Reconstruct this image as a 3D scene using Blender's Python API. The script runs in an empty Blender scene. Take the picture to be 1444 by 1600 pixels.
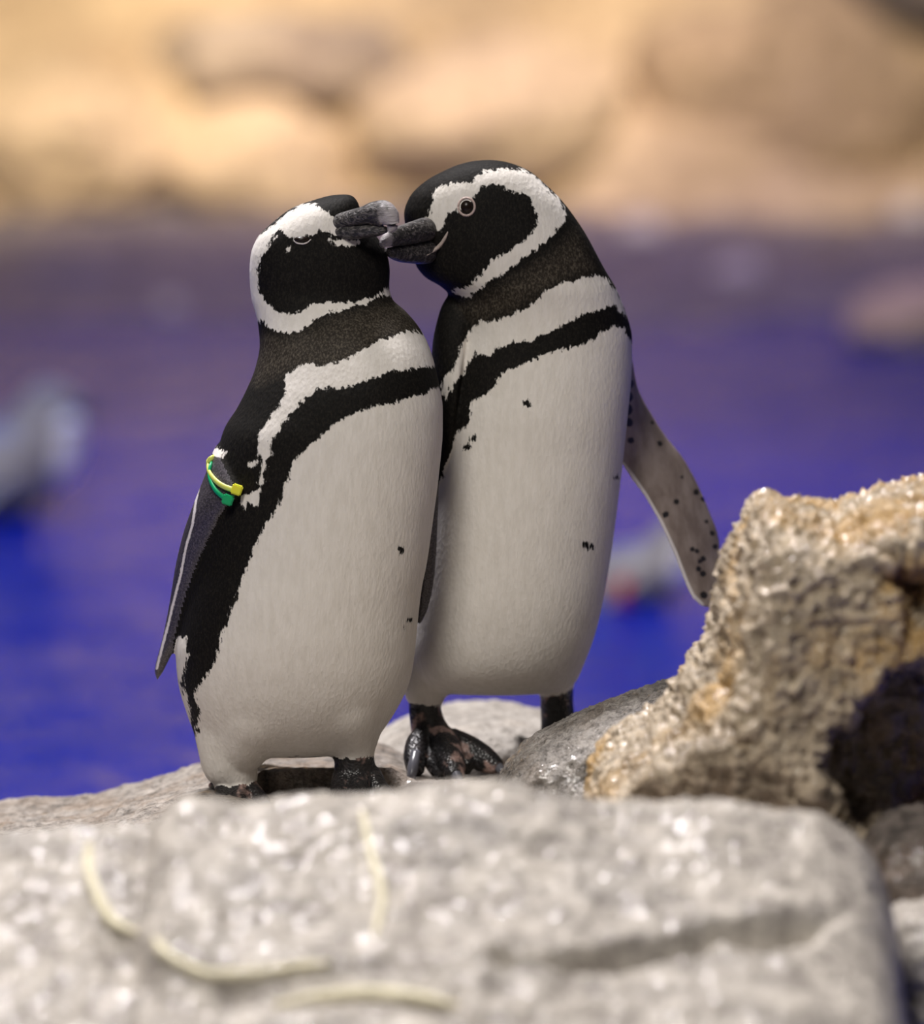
import bpy, bmesh, math, random
import numpy as np
from mathutils import Vector, Matrix
from mathutils.bvhtree import BVHTree

# ------------------------------------------------------------------ camera
SC = bpy.context.scene
COL = SC.collection
PITCH = math.radians(8.0)
CAM = np.array([0.0, -5.0, 0.985])
FPX = 8000.0                      # focal length in pixels of the 1444x1600 frame
cd = bpy.data.cameras.new('camera')
cam = bpy.data.objects.new('camera', cd)
COL.objects.link(cam)
cam.location = CAM.tolist()
cam.rotation_euler = (math.pi/2 - PITCH, 0, 0)
cd.sensor_fit = 'VERTICAL'
cd.sensor_height = 36.0
cd.sensor_width = 36.0*1444/1600
cd.lens = 36.0*FPX/1600
cd.clip_end = 200
cd.dof.use_dof = True
cd.dof.focus_distance = 5.0
cd.dof.aperture_fstop = (cd.lens/1000)/0.068
SC.camera = cam

# ------------------------------------------------------------------ world, lamps, exposure
SC.view_settings.view_transform = 'Standard'
SC.view_settings.look = 'None'
SC.view_settings.gamma = 1.0
SC.view_settings.use_curve_mapping = False
SC.view_settings.exposure = 0.0
wd = bpy.data.worlds.new('hall')
SC.world = wd
wd.use_nodes = True
wd.node_tree.nodes['Background'].inputs[0].default_value = (0.62, 0.60, 0.66, 1)
wd.node_tree.nodes['Background'].inputs[1].default_value = 0.075


def lamp(name, kind, loc, aim, energy, color, size=1.0, angle=60, blend=0.6):
    l = bpy.data.lights.new(name, kind)
    l.energy = energy
    l.color = color
    if kind == 'AREA':
        l.shape = 'DISK'
        l.size = size
    else:
        l.shadow_soft_size = size
        l.spot_size = math.radians(angle)
        l.spot_blend = blend
    o = bpy.data.objects.new(name, l)
    COL.objects.link(o)
    o.location = loc
    o.rotation_euler = (Vector(aim) - Vector(loc)).to_track_quat('-Z', 'Y').to_euler()
    return o


lamp('ceiling_lamp_key_offscreen', 'AREA', (-1.08, 1.74, 5.0), (0, -0.3, 0.2), 460, (1.0, 0.95, 0.96), 0.96)
lamp('ceiling_lamp_front_offscreen', 'AREA', (-1.3, -4.1, 5.0), (0, -0.2, 0.2), 252, (1.0, 0.95, 0.88), 2.07)
for x, e in ((-4.2, 1900), (-2.85, 2200), (-1.45, 2400), (-0.1, 2200), (1.35, 1250), (2.75, 1200), (4.1, 1200)):
    lamp('bank_lamp_offscreen', 'SPOT', (x, 4.46, 5.0), (x, 12.6, 0.05), e*1.84, (1.0, 0.83, 0.58), 0.34, 15.6, 0.75)
lamp('shore_lamp_offscreen', 'SPOT', (0.3, 9.4, 5.0), (0.2, 10.5, -0.5), 520, (0.56, 0.40, 1.0), 0.3, 56, 0.9)
for x in (-1.2, 1.4):
    lamp('pool_lamp_offscreen', 'SPOT', (x, 7.0, 5.0), (x, 6.4, -0.6), 520, (0.06, 0.20, 1.0), 0.3, 60, 0.9)

# ------------------------------------------------------------------ helpers
RIGHT = np.array([1.0, 0, 0])
UP = np.array([0, math.sin(PITCH), math.cos(PITCH)])
FWD = np.array([0, math.cos(PITCH), -math.sin(PITCH)])
rng = np.random.default_rng(7)


def W(px, py, Y):
    """the world point on the vertical plane y = Y that the photograph shows at (px, py)"""
    px, py, Y = np.broadcast_arrays(np.asarray(px, float), np.asarray(py, float), np.asarray(Y, float))
    r = FWD + ((px-722)/FPX)[..., None]*RIGHT - ((py-800)/FPX)[..., None]*UP
    return CAM + r*((Y-CAM[1])/r[..., 1])[..., None]


def PX(p):
    q = np.asarray(p) - CAM
    d = q @ FWD
    return np.stack([722 + FPX*(q @ RIGHT)/d, 800 - FPX*(q @ UP)/d], -1)


def pchip(x, y, xi):
    x = np.asarray(x, float); y = np.asarray(y, float); xi = np.asarray(xi, float)
    h = np.diff(x); s = np.diff(y)/h
    m = np.zeros_like(y)
    for k in range(1, len(x)-1):
        if s[k-1]*s[k] > 0:
            w1 = 2*h[k]+h[k-1]; w2 = h[k]+2*h[k-1]
            m[k] = (w1+w2)/(w1/s[k-1]+w2/s[k])
    m[0] = s[0]; m[-1] = s[-1]
    k = np.clip(np.searchsorted(x, xi)-1, 0, len(x)-2)
    t = np.clip((xi-x[k])/h[k], 0, 1)
    return ((1+2*t)*(1-t)**2*y[k] + t*(1-t)**2*h[k]*m[k] + t*t*(3-2*t)*y[k+1] + t*t*(t-1)*h[k]*m[k+1])


def vnoise(p, seed=0):
    p = np.asarray(p, float)
    i = np.floor(p).astype(np.int64); f = p-i
    u = f*f*f*(f*(f*6-15)+10)

    def hsh(a, b, c):
        v = (a*73856093) ^ (b*19349663) ^ (c*83492791) ^ (seed*2654435761)
        v = v & 0xffffffff
        v = ((v ^ (v >> 15))*2246822519) & 0xffffffff
        v = ((v ^ (v >> 13))*3266489917) & 0xffffffff
        v = v ^ (v >> 16)
        return v/4294967295.0*2-1
    r = 0
    for dx in (0, 1):
        for dy in (0, 1):
            for dz in (0, 1):
                w = (u[:, 0] if dx else 1-u[:, 0])*(u[:, 1] if dy else 1-u[:, 1])*(u[:, 2] if dz else 1-u[:, 2])
                r = r + w*hsh(i[:, 0]+dx, i[:, 1]+dy, i[:, 2]+dz)
    return r


def fbm(p, octv=4, seed=0, ridged=False, gain=0.5):
    a = 1.0; r = 0; t = 0
    for k in range(octv):
        n = vnoise(np.asarray(p)*2.03**k + 17.3*k, seed+k)
        r = r + a*((1-2*np.abs(n)) if ridged else n)
        t += a; a *= gain
    return r/t


def new_obj(name, me, mats=(), parent=None, smooth=True):
    o = bpy.data.objects.new(name, me)
    COL.objects.link(o)
    for m in (mats if isinstance(mats, (list, tuple)) else [mats]):
        me.materials.append(m)
    if smooth:
        me.shade_smooth()
    if parent is not None:
        o.parent = parent
        o.matrix_parent_inverse = Matrix.Translation(-parent.location)
    return o


def mesh(name, v, f):
    me = bpy.data.meshes.new(name)
    me.from_pydata(np.asarray(v, float).tolist(), [], f if isinstance(f, list) else np.asarray(f).tolist())
    me.update()
    return me


def grid_faces(n, m, wrap=True):
    """quads of n rings with m points each"""
    i = np.arange(n-1)[:, None]; j = np.arange(m if wrap else m-1)[None, :]
    a = i*m + j; b = i*m + (j+1) % m
    return np.stack([a, b, b+m, a+m], -1).reshape(-1, 4)


def loft(rings):
    """closed tube mesh of rings (n, m, 3), capped at both ends"""
    rings = np.asarray(rings); n, m, _ = rings.shape
    v = rings.reshape(-1, 3)
    v = np.vstack([v, rings[0].mean(0), rings[-1].mean(0)])
    f = grid_faces(n, m).tolist()
    for j in range(m):
        f.append([n*m, (j+1) % m, j])
        f.append([n*m+1, (n-1)*m+j, (n-1)*m+(j+1) % m])
    return v, f


def join(parts):
    V = []; F = []; o = 0
    for v, f in parts:
        V.append(np.asarray(v)); F += [[k+o for k in q] for q in f]; o += len(v)
    return np.vstack(V), F


def tube(pts, radii, m=16, flat=1.0, up=(0, 0, 1), sub=4):
    """a tapering tube through points; radii across; flat scales the radius along the second axis"""
    pts = np.asarray(pts, float); t = np.arange(len(pts)); ti = np.linspace(0, len(pts)-1, (len(pts)-1)*sub+1)
    c = np.stack([pchip(t, pts[:, k], ti) for k in range(3)], -1)
    r = pchip(t, np.asarray(radii, float), ti)
    fl = pchip(t, np.broadcast_to(np.asarray(flat, float), t.shape), ti)
    tg = np.gradient(c, axis=0); tg /= np.linalg.norm(tg, axis=1)[:, None]+1e-12
    a = np.cross(tg, np.asarray(up, float)); a /= np.linalg.norm(a, axis=1)[:, None]+1e-12
    b = np.cross(a, tg)
    th = np.linspace(0, 2*math.pi, m, endpoint=False)
    rings = c[:, None] + r[:, None, None]*(np.cos(th)[None, :, None]*a[:, None] + (np.sin(th)[None, :]*fl[:, None])[..., None]*b[:, None])
    return loft(rings)


def vnormals(v, f4):
    n = np.zeros_like(v)
    f4 = np.asarray(f4)
    fn = np.cross(v[f4[:, 2]]-v[f4[:, 0]], v[f4[:, 3]]-v[f4[:, 1]])
    for k in range(4):
        np.add.at(n, f4[:, k], fn)
    return n/(np.linalg.norm(n, axis=1)[:, None]+1e-12)


def poly_sd(P, poly):
    """signed distance to a polygon, positive inside"""
    poly = np.asarray(poly, float); A = poly; B = np.roll(poly, -1, 0)
    d2 = np.full(len(P), 1e18); ins = np.zeros(len(P), bool)
    for a, b in zip(A, B):
        e = b-a; w = P-a
        t = np.clip((w @ e)/max(e @ e, 1e-9), 0, 1)
        d2 = np.minimum(d2, ((w-t[:, None]*e)**2).sum(1))
        if abs(b[1]-a[1]) > 1e-9:
            c = ((a[1] > P[:, 1]) != (b[1] > P[:, 1])) & (P[:, 0] < (b[0]-a[0])*(P[:, 1]-a[1])/(b[1]-a[1])+a[0])
            ins ^= c
    d = np.sqrt(d2)
    return np.where(ins, d, -d)


def line_d(P, pts):
    d2 = np.full(len(P), 1e18)
    pts = np.asarray(pts, float)
    for a, b in zip(pts[:-1], pts[1:]):
        e = b-a; w = P-a
        t = np.clip((w @ e)/max(e @ e, 1e-9), 0, 1)
        d2 = np.minimum(d2, ((w-t[:, None]*e)**2).sum(1))
    return np.sqrt(d2)


def empty(name, loc, label, cat, group=None):
    o = bpy.data.objects.new(name, None)
    COL.objects.link(o)
    o.location = loc
    o.empty_display_size = 0.05
    tag(o, label, cat, group)
    return o


def tag(o, label=None, cat=None, group=None, kind=None):
    for k, v in (('label', label), ('category', cat), ('group', group), ('kind', kind)):
        if v:
            o[k] = v
    return o


# ------------------------------------------------------------------ materials
class NT:
    def __init__(s, name):
        s.m = bpy.data.materials.new(name); s.m.use_nodes = True
        s.t = s.m.node_tree; s.b = s.t.nodes['Principled BSDF']

    def n(s, kind, **kw):
        nd = s.t.nodes.new('ShaderNode'+kind)
        for k, v in kw.items():
            setattr(nd, k, v)
        return nd

    def put(s, sock, val):
        if isinstance(val, bpy.types.NodeSocket):
            s.t.links.new(val, sock)
        else:
            if hasattr(sock.default_value, '__len__') and len(sock.default_value) == 4 and len(val) == 3:
                val = (*val, 1)
            sock.default_value = val

    def math(s, op, a, b=0.0, clamp=False):
        nd = s.n('Math', operation=op, use_clamp=clamp)
        s.put(nd.inputs[0], a); s.put(nd.inputs[1], b)
        return nd.outputs[0]

    def coords(s, scale=(1, 1, 1), rot=(0, 0, 0)):
        tc = s.n('TexCoord'); mp = s.n('Mapping')
        mp.inputs['Scale'].default_value = scale; mp.inputs['Rotation'].default_value = rot
        s.t.links.new(tc.outputs['Object'], mp.inputs[0])
        return mp.outputs[0]

    def noise(s, co, scale, detail=4, rough=0.55, dist=0.0):
        nd = s.n('TexNoise')
        s.t.links.new(co, nd.inputs['Vector'])
        nd.inputs['Scale'].default_value = scale; nd.inputs['Detail'].default_value = detail
        nd.inputs['Roughness'].default_value = rough; nd.inputs['Distortion'].default_value = dist
        return nd.outputs['Fac']

    def voro(s, co, scale, feature='F1'):
        nd = s.n('TexVoronoi', feature=feature)
        s.t.links.new(co, nd.inputs['Vector']); nd.inputs['Scale'].default_value = scale
        return nd.outputs['Distance']

    def rng(s, v, a, b, c=0.0, d=1.0, smooth=True):
        nd = s.n('MapRange', interpolation_type='SMOOTHSTEP' if smooth else 'LINEAR')
        s.put(nd.inputs[0], v)
        for k, x in enumerate((a, b, c, d)):
            nd.inputs[k+1].default_value = x
        return nd.outputs[0]

    def mix(s, f, a, b, blend='MIX'):
        nd = s.n('Mix', data_type='RGBA', blend_type=blend)
        s.put(nd.inputs[0], f); s.put(nd.inputs[6], a); s.put(nd.inputs[7], b)
        return nd.outputs[2]

    def attr(s, name):
        return s.n('Attribute', attribute_name=name).outputs['Fac']

    def bump(s, h, strength, dist, prev=None):
        nd = s.n('Bump')
        nd.inputs['Strength'].default_value = strength; nd.inputs['Distance'].default_value = dist
        s.t.links.new(h, nd.inputs['Height'])
        if prev is not None:
            s.t.links.new(prev, nd.inputs['Normal'])
        return nd.outputs[0]

    def out(s, color=None, rough=None, normal=None, **kw):
        if color is not None: s.put(s.b.inputs['Base Color'], color)
        if rough is not None: s.put(s.b.inputs['Roughness'], rough)
        if normal is not None: s.put(s.b.inputs['Normal'], normal)
        for k, v in kw.items():
            s.put(s.b.inputs[k.replace('_', ' ')], v)
        return s.m


def mat_plumage():
    s = NT('plumage')
    co = s.coords((1, 1, 0.45))
    d = s.attr('d')
    n1 = s.math('MULTIPLY', s.math('SUBTRACT', s.noise(co, 260, 3, 0.65), 0.5), 24.0)
    n2 = s.math('MULTIPLY', s.math('SUBTRACT', s.noise(s.coords(), 70, 2), 0.5), 11.0)
    dd = s.math('ADD', s.math('ADD', d, n1), n2)
    f = s.rng(dd, -1.6, 1.6)
    sp = s.noise(s.coords((1, 1, 0.6)), 520, 3, 0.7)
    br = s.attr('brown')
    k = s.math('MULTIPLY', s.rng(sp, 0.42, 0.72), s.math('ADD', s.math('MULTIPLY', br, 0.85), 0.12))
    blk = s.mix(br, (0.004, 0.0035, 0.003), (0.020, 0.016, 0.012))
    blk = s.mix(k, blk, (0.10, 0.085, 0.064))
    wn = s.noise(s.coords((1, 1, 0.25)), 160, 3)
    wht = s.mix(s.rng(wn, 0.3, 0.7), (0.67, 0.635, 0.585), (0.73, 0.695, 0.65))
    c = s.mix(f, blk, wht)
    h = s.noise(s.coords((1, 1, 0.3)), 420, 3, 0.6)
    h3 = s.bump(s.voro(s.coords((1, 1, 0.6)), 260), 0.22, 0.0015)
    b = s.bump(h, 0.4, 0.0012, h3)
    return s.out(c, 0.72, b, Specular_IOR_Level=0.14)


def mat_flipper():
    s = NT('flipper_feathers')
    d = s.attr('d')
    dd = s.math('ADD', d, s.math('MULTIPLY', s.math('SUBTRACT', s.noise(s.coords(), 300, 2), 0.5), 2.5))
    sc = s.noise(s.coords(), 600, 3, 0.7)
    dark = s.mix(s.rng(sc, 0.4, 0.75), (0.028, 0.025, 0.030), (0.13, 0.115, 0.135))
    c = s.mix(s.rng(dd, -0.8, 0.8), dark, (0.74, 0.70, 0.70))
    b = s.bump(sc, 0.4, 0.0008)
    return s.out(c, 0.38, b)


def mat_underwing():
    s = NT('underwing')
    d = s.attr('d')
    dd = s.math('ADD', d, s.math('MULTIPLY', s.math('SUBTRACT', s.noise(s.coords(), 380, 2), 0.5), 5.0))
    n = s.noise(s.coords((1, 1, 0.5)), 60, 4)
    c = s.mix(s.rng(n, 0.3, 0.7), (0.20, 0.155, 0.13), (0.33, 0.27, 0.235))
    c = s.mix(s.rng(dd, -1.2, 1.2), (0.018, 0.016, 0.016), c)
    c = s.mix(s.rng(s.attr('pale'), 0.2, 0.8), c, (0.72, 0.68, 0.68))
    b = s.bump(s.noise(s.coords(), 500, 3, 0.7), 0.4, 0.0008)
    return s.out(c, 0.5, b)


def mat_foot():
    s = NT('foot_skin')
    co = s.coords()
    n = s.noise(co, 45, 3)
    v = s.voro(co, 330)
    c = s.mix(s.rng(n, 0.53, 0.66), (0.014, 0.013, 0.014), (0.36, 0.24, 0.21))
    c = s.mix(s.rng(s.noise(co, 150, 3), 0.5, 0.75), c, (0.035, 0.03, 0.032))
    b = s.bump(v, 0.6, 0.0015)
    return s.out(c, 0.35, b)


def mat_bill(name, tip):
    s = NT(name)
    co = s.coords()
    n = s.noise(s.coords((0.22, 1, 1.0), (0, 0.25, 0)), 420, 4, 0.65, 0.6)
    c = s.mix(s.rng(n, 0.45, 0.66), (0.012, 0.011, 0.011), (0.14, 0.125, 0.12))
    t = s.math('ADD', s.attr('tip'), s.math('MULTIPLY', s.math('SUBTRACT', s.noise(co, 160, 3), 0.5), 0.5))
    c = s.mix(s.rng(t, 0.45, 0.75), c, tip)
    b = s.bump(n, 0.9, 0.002)
    return s.out(c, 0.36, b)


def simple(name, color, rough=0.5, bump=0.0, bscale=300, vary=0.0, **kw):
    s = NT(name)
    n = s.noise(s.coords(), bscale, 3)
    lo = tuple(x*(1-vary) for x in color)
    c = s.mix(s.rng(n, 0.3, 0.7), lo, color)
    nb = s.bump(n, bump, 0.001) if bump else None
    return s.out(c, rough, nb, **kw)


def mat_rock(name, lo, hi, stain, dark, sc=1.0, wet=0.35, stain_amt=0.5, dark_amt=0.5, bump=1.0, spark=0.0):
    """coarse grained wet stone: lo/hi grain colours, stain = ochre patches, dark = dark mineral grains"""
    s = NT(name)
    co = s.coords()
    big = s.noise(co, 9*sc, 5, 0.6, 0.3)
    med = s.noise(co, 42*sc, 5, 0.65)
    fine = s.noise(co, 230*sc, 4, 0.7)
    c = s.mix(s.rng(med, 0.32, 0.68), lo, hi)
    c = s.mix(s.math('MULTIPLY', s.rng(big, 0.48, 0.66), stain_amt), c, stain)
    c = s.mix(s.math('MULTIPLY', s.rng(s.math('ADD', s.math('MULTIPLY', fine, 0.6), s.math('MULTIPLY', med, 0.4)), 0.53, 0.36), dark_amt), c, dark)
    c = s.mix(s.math('MULTIPLY', s.rng(fine, 0.62, 0.74), 0.6), c, (0.78, 0.74, 0.70))
    h1 = s.bump(med, 0.55*bump, 0.02/sc)
    h2 = s.bump(fine, 0.6*bump, 0.004/sc, h1)
    r = s.rng(s.noise(co, 30*sc, 3), 0.35, 0.65, wet, wet+0.35)
    return s.out(c, r, h2, Coat_Weight=0.25*spark, Coat_Roughness=0.12)


M_PLUM = mat_plumage(); M_FLIP = mat_flipper(); M_UNDER = mat_underwing(); M_FOOT = mat_foot()
M_BILL = mat_bill('bill_horn', (0.36, 0.33, 0.34)); M_CLAW = simple('claw_horn', (0.12, 0.12, 0.14), 0.25)
M_EYE = simple('eye_gloss', (0.012, 0.007, 0.005), 0.25, Specular_IOR_Level=0.25)
M_RING = simple('eye_skin', (0.52, 0.40, 0.36), 0.55, 0.3, 500, 0.3)
M_LID = simple('eyelid_pale', (0.62, 0.56, 0.54), 0.55, 0.3, 500, 0.3)
M_YEL = simple('band_yellow', (0.72, 0.72, 0.05), 0.35, Subsurface_Weight=0.1)
M_YEL2 = simple('band_yellow_pale', (0.62, 0.66, 0.14), 0.35)
M_GRN = simple('band_green', (0.005, 0.34, 0.13), 0.35)
M_RED = simple('band_red', (0.55, 0.03, 0.05), 0.4)
M_GAPE = simple('gape_skin', (0.44, 0.36, 0.32), 0.6, 0.3, 400, 0.3)

M_FRONT = mat_rock('rock_pale_grey', (0.35, 0.31, 0.27), (0.58, 0.53, 0.465), (0.31, 0.285, 0.26), (0.06, 0.055, 0.05), 0.8, 0.34, 0.6, 0.6, 1.0, 0.6)
M_STAND = mat_rock('rock_grey_brown', (0.25, 0.22, 0.19), (0.48, 0.43, 0.38), (0.30, 0.21, 0.14), (0.03, 0.026, 0.022), 1.4, 0.28, 0.5, 0.6, 1.0, 1.0)
M_SLAB = mat_rock('rock_wet_grey', (0.30, 0.275, 0.25), (0.54, 0.50, 0.46), (0.26, 0.19, 0.13), (0.025, 0.022, 0.02), 1.5, 0.10, 0.4, 0.6, 1.6, 2.0)
M_OCHRE = mat_rock('rock_ochre', (0.36, 0.28, 0.19), (0.68, 0.56, 0.41), (0.56, 0.34, 0.11), (0.045, 0.036, 0.026), 0.85, 0.2, 0.85, 0.5, 1.3, 1.0)
M_FAR = mat_rock('rock_far_pale', (0.38, 0.345, 0.30), (0.56, 0.52, 0.46), (0.5, 0.42, 0.33), (0.15, 0.13, 0.11), 1.0, 0.4, 0.4, 0.4, 0.8)
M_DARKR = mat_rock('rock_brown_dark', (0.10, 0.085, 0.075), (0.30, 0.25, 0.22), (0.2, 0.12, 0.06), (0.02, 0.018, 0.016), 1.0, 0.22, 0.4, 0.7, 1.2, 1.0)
M_BANK = mat_rock('bank_tan', (0.50, 0.38, 0.26), (0.72, 0.56, 0.38), (0.46, 0.33, 0.22), (0.20, 0.15, 0.12), 0.22, 0.7, 0.5, 0.3, 0.6)
M_BLD_P = mat_rock('boulder_pale_tan', (0.62, 0.48, 0.33), (0.80, 0.64, 0.44), (0.6, 0.45, 0.3), (0.3, 0.22, 0.15), 0.22, 0.7, 0.4, 0.2, 0.6)
M_BLD_B = mat_rock('boulder_brown', (0.42, 0.31, 0.20), (0.56, 0.42, 0.28), (0.34, 0.24, 0.17), (0.15, 0.11, 0.09), 0.22, 0.7, 0.5, 0.3, 0.6)
M_BLD_G = mat_rock('boulder_grey_brown', (0.30, 0.24, 0.20), (0.44, 0.36, 0.29), (0.28, 0.21, 0.18), (0.12, 0.1, 0.09), 0.22, 0.7, 0.5, 0.3, 0.6)
M_SHORE = mat_rock('shore_grey', (0.20, 0.18, 0.19), (0.36, 0.33, 0.33), (0.3, 0.25, 0.22), (0.08, 0.07, 0.08), 0.3, 0.5, 0.4, 0.4, 0.6)
M_PEB = simple('pebble_pale', (0.86, 0.80, 0.74), 0.3, 0.3, 60, 0.2)
M_STRAW = simple('straw_yellow', (0.86, 0.79, 0.56), 0.5, 0.4, 120, 0.3)


def mat_water():
    s = NT('pool_water')
    n = s.noise(s.coords((1, 0.55, 1)), 5.0, 4, 0.6, 0.4)
    c = (0.006, 0.022, 0.36)
    b = s.bump(n, 0.8, 0.08)
    return s.out(c, 0.14, b, IOR=1.33, Specular_IOR_Level=0.1)


M_WATER = mat_water()
M_FLOORM = simple('pool_floor_paint', (0.05, 0.09, 0.30), 0.7, 0.2, 20, 0.3)

# ------------------------------------------------------------------ setting: pool, shore, bank
def heightfield(name, xs, ys, zfun, bottom, mats):
    """a thick slab of rock: top surface z(x, y) with side walls down to `bottom` and an underside"""
    n, m = len(ys), len(xs)
    X, Y = np.meshgrid(xs, ys)
    top = zfun(X.ravel(), Y.ravel())
    f = grid_faces(n, m, False).tolist()
    rim = [j for j in range(m)] + [i*m+m-1 for i in range(1, n)] + [(n-1)*m+j for j in range(m-2, -1, -1)] + [i*m for i in range(n-2, 0, -1)]
    v = [top]; base = len(top); k = len(rim)
    low = top[rim].copy(); low[:, 2] = bottom
    v.append(low)
    for a in range(k):
        b = (a+1) % k
        f.append([rim[b], rim[a], base+a, base+b])
    f.append([base+a for a in range(k)][::-1])
    return new_obj(name, mesh(name, np.vstack(v), f), mats)


def box_obj(name, x0, x1, y0, y1, z0, z1, m):
    v = [(x, y, z) for z in (z0, z1) for y in (y0, y1) for x in (x0, x1)]
    f = [[0, 2, 3, 1], [4, 5, 7, 6], [0, 1, 5, 4], [2, 6, 7, 3], [0, 4, 6, 2], [1, 3, 7, 5]]
    return new_obj(name, mesh(name, v, f), m, smooth=False)


WZ = -0.60
tag(box_obj('floor', -9, 9, -7, 16, -1.25, -1.05, M_FLOORM), 'blue painted floor of the pool under the water', 'floor', kind='structure')
# water surface with gentle waves
def zwater(x, y):
    p = np.stack([x*1.3, y*0.8, 0*x], -1)
    return np.stack([x, y, WZ + 0.012*fbm(p, 3, 31)], -1)
wo = heightfield('pool_water', np.linspace(-7, 7, 160), np.linspace(-3.2, 11, 190), zwater, -1.05, M_WATER)
tag(wo, 'blue lit pool water behind the penguins\' rocks', 'water', kind='structure')

def zshore(x, y):
    t = np.clip((y-9.3)/2.9, 0, 1)
    p = np.stack([x, y, 0*x], -1)
    z = -0.72 + 0.36*t + 0.05*fbm(p*1.7, 4, 5) + 0.02*fbm(p*7, 3, 9)
    return np.stack([x, y, z], -1)
so = heightfield('shore', np.linspace(-6, 6, 240), np.linspace(9.2, 13.5, 120), zshore, -1.05, M_SHORE)
tag(so, 'dim grey stony shore at the far side of the pool', 'shore', kind='structure')

def zwall(x, y):
    # y runs 0..1 up the wall
    Y = 12.0 + 3.0*y**0.9; Z = -0.5 + 4.6*y
    p = np.stack([x, Y, Z], -1)
    n = fbm(p*0.9, 5, 51); r = fbm(p*2.3, 4, 77, True)
    return np.stack([x, Y - 0.35*n - 0.10*r, Z + 0.08*n], -1)
xs = np.linspace(-6, 6, 280); ys = np.linspace(0, 1, 170)
Xg, Yg = np.meshgrid(xs, ys)
v = zwall(Xg.ravel(), Yg.ravel())
f = grid_faces(170, 280, False).tolist()
back = v.copy(); back[:, 1] = 16.0
nb = len(v)
rim = [j for j in range(280)] + [i*280+279 for i in range(1, 170)] + [169*280+j for j in range(278, -1, -1)] + [i*280 for i in range(168, 0, -1)]
for a in range(len(rim)):
    b = (a+1) % len(rim)
    f.append([rim[b], rim[a], nb+a, nb+b])
f.append([nb+a for a in range(len(rim))][::-1])
tag(new_obj('wall_back', mesh('wall_back', np.vstack([v, back[rim]]), f), M_BANK), 'warm lit tan sandy rock wall beyond the pool', 'wall', kind='structure')


def fuse(name, parts, voxel, smooth_it=6):
    v, f = join(parts)
    me = mesh(name+'_raw', v, f)
    o = bpy.data.objects.new(name+'_raw', me); COL.objects.link(o)
    r = o.modifiers.new('r', 'REMESH'); r.mode = 'VOXEL'; r.voxel_size = voxel
    s = o.modifiers.new('s', 'SMOOTH'); s.factor = 0.5; s.iterations = smooth_it
    dg = bpy.context.evaluated_depsgraph_get()
    ev = o.evaluated_get(dg)
    out = bpy.data.meshes.new_from_object(ev)
    out.name = name
    bpy.data.objects.remove(o); bpy.data.meshes.remove(me)
    return out


def get_v(me):
    v = np.empty(len(me.vertices)*3, np.float32); me.vertices.foreach_get('co', v)
    n = np.empty(len(me.vertices)*3, np.float32); me.vertices.foreach_get('normal', n)
    return v.reshape(-1, 3).astype(float), n.reshape(-1, 3).astype(float)


def rock(name, outline, Y, T, mats, label, cat='rock', amp=0.02, fine=0.004, seed=1, lump=0.0, planes=26, pw=0.55, nring=110, nseg=260, depthshift=0.0, freq=6.0, carve=None, group=None, res=None, px=True, chisel=0.86, T2=None):
    """a boulder whose outline (pixels at depth Y) is swollen to real thickness T, chiselled flat in places and roughened"""
    o = np.asarray(outline, float)
    if px:
        w = W(o[:, 0], o[:, 1], Y)
    else:
        w = o
    c = w.mean(0)
    seg = np.linalg.norm(np.diff(np.vstack([w, w[:1]]), axis=0), axis=1)
    s = np.concatenate([[0], np.cumsum(seg)])
    ti = np.linspace(0, s[-1], nseg, endpoint=False)
    ww = np.vstack([w, w[:1]])
    ring = np.stack([np.interp(ti, s, ww[:, k]) for k in range(3)], -1)
    # round the corners a little
    for _ in range(3):
        ring = 0.5*ring + 0.25*np.roll(ring, 1, 0) + 0.25*np.roll(ring, -1, 0)
    ph = np.linspace(0.02, math.pi-0.02, nring)
    sc = np.sin(ph)**pw
    dp = -np.sign(np.cos(ph))*np.abs(np.cos(ph))**0.8
    v = c + (ring-c)[None]*sc[:, None, None]
    tt = np.where(dp < 0, T, T if T2 is None else T2)
    v[..., 1] = Y + depthshift*sc[:, None] + (dp*tt)[:, None]
    v = v.reshape(-1, 3)
    r = np.random.default_rng(seed)
    ext = np.abs(v-c).max(0)
    for k in range(planes):
        nn = r.normal(size=3); nn[1] -= 0.4; nn /= np.linalg.norm(nn)
        lim = np.sqrt(((nn*ext)**2).sum())*r.uniform(chisel, chisel+0.14)
        dd = (v-c) @ nn - lim
        v = v - np.where(dd > 0, dd, 0)[:, None]*nn*0.85
    f4 = grid_faces(nring, nseg)
    n0 = len(v)
    f = f4.tolist()
    for j in range(nseg):
        f.append([n0, (j+1) % nseg, j]); f.append([n0+1, (nring-1)*nseg+j, (nring-1)*nseg+(j+1) % nseg])
    v = np.vstack([v, v[:nseg].mean(0), v[-nseg:].mean(0)])
    if carve is not None:
        for poly, depth, soft in carve:
            P = PX(v)
            sd = poly_sd(P, poly) + 30*fbm(v*22, 4, seed+60)
            k = np.clip(sd/soft, 0, 1); k = k*k*(3-2*k)
            v[:, 1] += np.where(v[:, 1] < Y+0.02, k*depth, 0)
    me = fuse(name, [(v, f)], res or (ext.max()/70), 2)
    v, nm = get_v(me)
    p = v*freq
    v = v + nm*(amp*fbm(p, 4, seed) + amp*0.6*(fbm(p*1.7, 4, seed+20, True)-0.3) + fine*fbm(v*90, 4, seed+40, True, 0.6) + lump*(np.abs(fbm(v*32, 3, seed+70))*2-0.5))[:, None]
    me.vertices.foreach_set('co', v.astype(np.float32).ravel())
    me.update()
    ob = new_obj(name, me, mats)
    tag(ob, label, cat, group)
    return ob


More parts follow.
